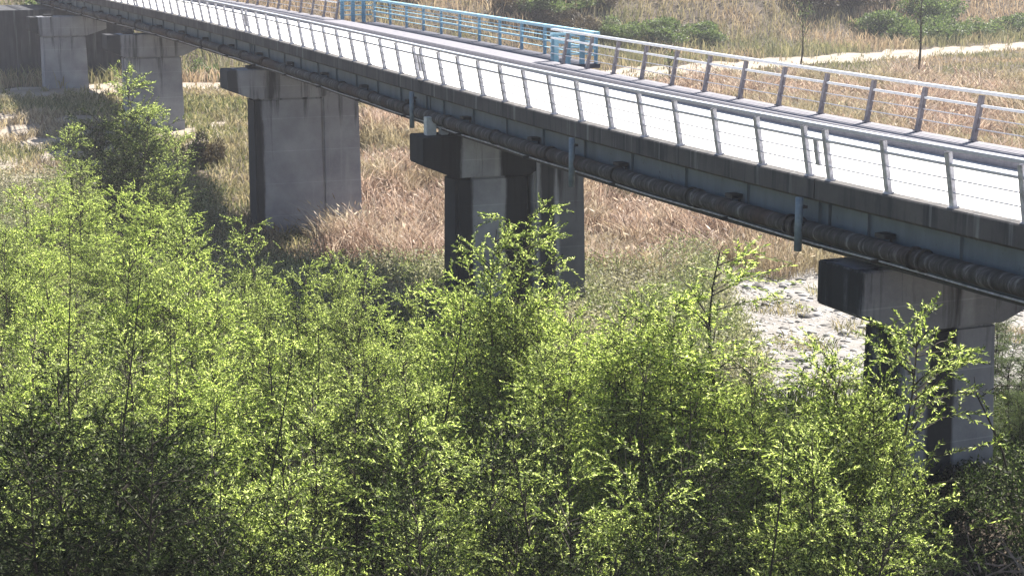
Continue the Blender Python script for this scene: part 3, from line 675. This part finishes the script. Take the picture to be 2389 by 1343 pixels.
X, Y = scatter(90000, -50, 0, 52, 135, lambda X, Y: ((X < -9) | (Y < YR(X) - 12)) & nopath(X, Y) & (Y < ypath(X)) & ((X > -18) | (Y < 90) | (Y > 118) | (np.sin(X * 1.3) * np.sin(Y * .7) > -.15)), 23, .6)
blades('field_weeds', X, Y, rg.uniform(.15, .75, len(X)), rg.uniform(.03, .07, len(X)) * (Y / 80), .45, M['weed'], 'dull green and straw coloured weeds of the open field at the left', 'weeds', 24)
X, Y = scatter(110000, -60, 75, 120, 232, lambda X, Y: nopath(X, Y) & (Y > ypath(X) - 24), 25, .5)
blades('meadow_grass', X, Y, np.where(Y > ypath(X), rg.uniform(.5, 1.7, len(X)), rg.uniform(.2, .6, len(X))), rg.uniform(.05, .11, len(X)), .35, M['meadow'], 'dry grass on the far meadow and bank on both sides of the pale path', 'grass', 26)
X, Y = scatter(70000, -16, 18, 20, 58, lambda X, Y: (Y < np.interp(X, [-20, 2, 6, 30], [70, 54, 49, 48])) & ((X < 6.5) | (Y > 42)), 27, .3)
blades('undergrowth', X, Y, rg.uniform(.3, 1.2, len(X)), rg.uniform(.02, .05, len(X)), .4, M['under'], 'low dark green undergrowth between the stems of the willow thicket', 'undergrowth', 28)
X, Y = scatter(22000, 2, 30, 50, 84, lambda X, Y: (Y < YR(X) + 1) & (np.sin(X * 1.3 + 2) * np.sin(Y * 1.1 + X * .3) > .25), 29)
blades('dry_tufts', X, Y, rg.uniform(.1, .45, len(X)), rg.uniform(.02, .05, len(X)), .7, M['weed'], 'scattered dry tufts on the pale stony riverbed', 'grass', 30)
# stones on the riverbed
X, Y = scatter(11000, -8, 26, 49, 84, lambda X, Y: (Y < bedhi(X)) & (Y > bedlo(X)), 31, .3)
bm = bmesh.new(); bmesh.ops.create_icosphere(bm, subdivisions=1, radius=1); bm.verts.ensure_lookup_table()
IV = np.array([v.co[:] for v in bm.verts]); IF = np.array([[v.index for v in f.verts] for f in bm.faces]); bm.free()
n_ = len(X); sz = rg.uniform(.03, .10, n_) * np.where(rg.uniform(0, 1, n_) > .9, rg.uniform(1.4, 3.2, n_), 1)
VV = IV[None] * (sz[:, None, None] * rg.uniform(.6, 1.3, (n_, len(IV), 1))) * np.array([1, 1, .6]) + np.stack([X, Y, hz(X, Y) + .04], 1)[:, None]
FF = (IF[None] + (np.arange(n_) * len(IV))[:, None, None]).reshape(-1, 3)
o = link_mesh('riverbed_stones', np_mesh('riverbed_stones', VV.reshape(-1, 3), [FF]), M['stone']); tag(o, 'pale stones strewn over the dry riverbed under the bridge', 'stones', kind='stuff')

def leafy(name, n_, x0, x1, y0, y1, ok, hmax, L0, mat, label, cat, seed):
    rg = np.random.default_rng(seed); X, Y = scatter(n_ // 14, x0, x1, y0, y1, ok, seed, .5); m_ = len(X); k = 14
    Xr = np.repeat(X, k) + rg.normal(0, .16, m_ * k); Yr = np.repeat(Y, k) + rg.normal(0, .16, m_ * k); H = np.repeat(rg.uniform(.25, hmax, m_), k)
    P = np.stack([Xr, Yr, hz(Xr, Yr) + H * rg.uniform(.2, 1, m_ * k)], 1); D = rg.normal(0, 1, (m_ * k, 3)) + np.array([[0, 0, .5]]); D /= np.linalg.norm(D, axis=1, keepdims=True)
    L = rg.uniform(.6, 1.4, m_ * k) * L0
    o = link_mesh(name, leaves(P, D, L, L * .4, rg, name), mat); tag(o, label, cat, kind='stuff'); return o
# dead branches in the lower right corner and one on the nearest pier
def dead(name, pts, n_, label, mat, L=(.5, 1.3), r0=.02, cat='branches'):
    r = random.Random(len(label)); mb = MB()
    for i in range(n_):
        p = Vector(r.choice(pts)) + Vector((r.gauss(0, .45), r.gauss(0, .5), r.uniform(-.1, .5))); a = r.uniform(0, 6.28)
        d = Vector((math.cos(a), math.sin(a), r.uniform(.05, .9))).normalized(); l = r.uniform(*L); q_ = [p]
        for k in range(5): d = (d + Vector((r.gauss(0, .2), r.gauss(0, .2), r.gauss(0, .2)))).normalized(); q_.append(q_[-1] + d * l / 5)
        mb.tube(q_, [r0 * (1 - k * .17) for k in range(6)], 4, False)
    o = mb.build(name, mat); tag(o, label, cat); return o
bx = [(8.2 + i * .35, 28.3 + (i % 3) * .5, h1(8.2, 28.3) + 2.0 - .12 * i) for i in range(6)]
bx += [(9.0 + i * .5, 27.6 + (i % 2), h1(9, 28) + 1.0) for i in range(5)]
leafy('shade_ground_cover', 120000, 5, 15, 25, 44, lambda X, Y: (X > 5.5), .55, .09, M['willow_dark'], 'low growth coloured dark as shade at the foot of the nearest pier', 'weeds', 44)  # near-black leaves stand in for the shade at the pier foot
dead('dead_branches', bx, 200, 'tangle of dry greyish brown twigs in the lower right corner', M['deadwood'])
P = qE(1.75, 3.3, -12); mb = MB()
mb.tube([qE(2.2, 3.7, -12.2), qE(1.95, 3.55, -11.2), qE(1.8, 3.2, -10.4), qE(1.78, 2.9, -9.9), qE(1.8, 2.8, -9.5)], [.03, .026, .02, .014, .006], 6)
mb.tube([qE(1.78, 2.95, -10.0), qE(1.85, 3.4, -9.75), qE(2.0, 4.2, -9.8), qE(2.2, 4.9, -10.3)], [.014, .012, .010, .005], 5)
o = mb.build('bare_vine', M['bark']); tag(o, 'bare dark vine climbing the column of the nearest pier', 'vine')

M['leafy'] = foliage('leafy_weed_leaves', [(0, (.05, .07, .03)), (.4, (.13, .16, .065)), (.75, (.24, .26, .125)), (1, (.50, .50, .34))], tf=.4, tcol=(1.2, 1.25, .9),
                     patch=[(0, (.12, .11, .08)), (.5, (.26, .24, .17)), (1, (.52, .47, .39))], pscale=.3)
leafy('leafy_weeds', 210000, -30, 2, 46, 92, lambda X, Y: (X < np.interp(Y, [46, 60, 68, 76, 78, 92], [0, 0, 0, -3, -12, -15])), 1.3, .13, M['leafy'], 'pale green leafy weeds covering the sunny ground left of the piers', 'weeds', 41)
leafy('leafy_ground_cover', 110000, 0, 9, 50, 71, lambda X, Y: (Y < YR(X) + 3) & (X < 7.5 + .02 * Y - 1), 1.4, .11, M['leafy'], 'pale green growth along the foot of the reeds between the middle pier and the riverbed', 'weeds', 42)
# thin even haze added to stand in for milky lens glare
mh = bpy.data.materials.new('glare_haze'); mh.use_nodes = True; n = mh.node_tree; n.nodes.clear()
pv = N(n, 'ShaderNodeVolumePrincipled'); pv.inputs['Color'].default_value = (.93, .93, 1.0, 1); pv.inputs['Density'].default_value = .0004; pv.inputs['Anisotropy'].default_value = .0
ho = N(n, 'ShaderNodeOutputMaterial'); n.links.new(pv.outputs[0], ho.inputs['Volume'])
mb = MB(); mb.box((20, 100, 14), (1, 0, 0), (0, 1, 0), (0, 0, 1), 700, 1250, 21); hb = mb.build('haze', mh); tag(hb, 'faint pale haze added over the whole valley for the lens glare', 'haze', kind='stuff')
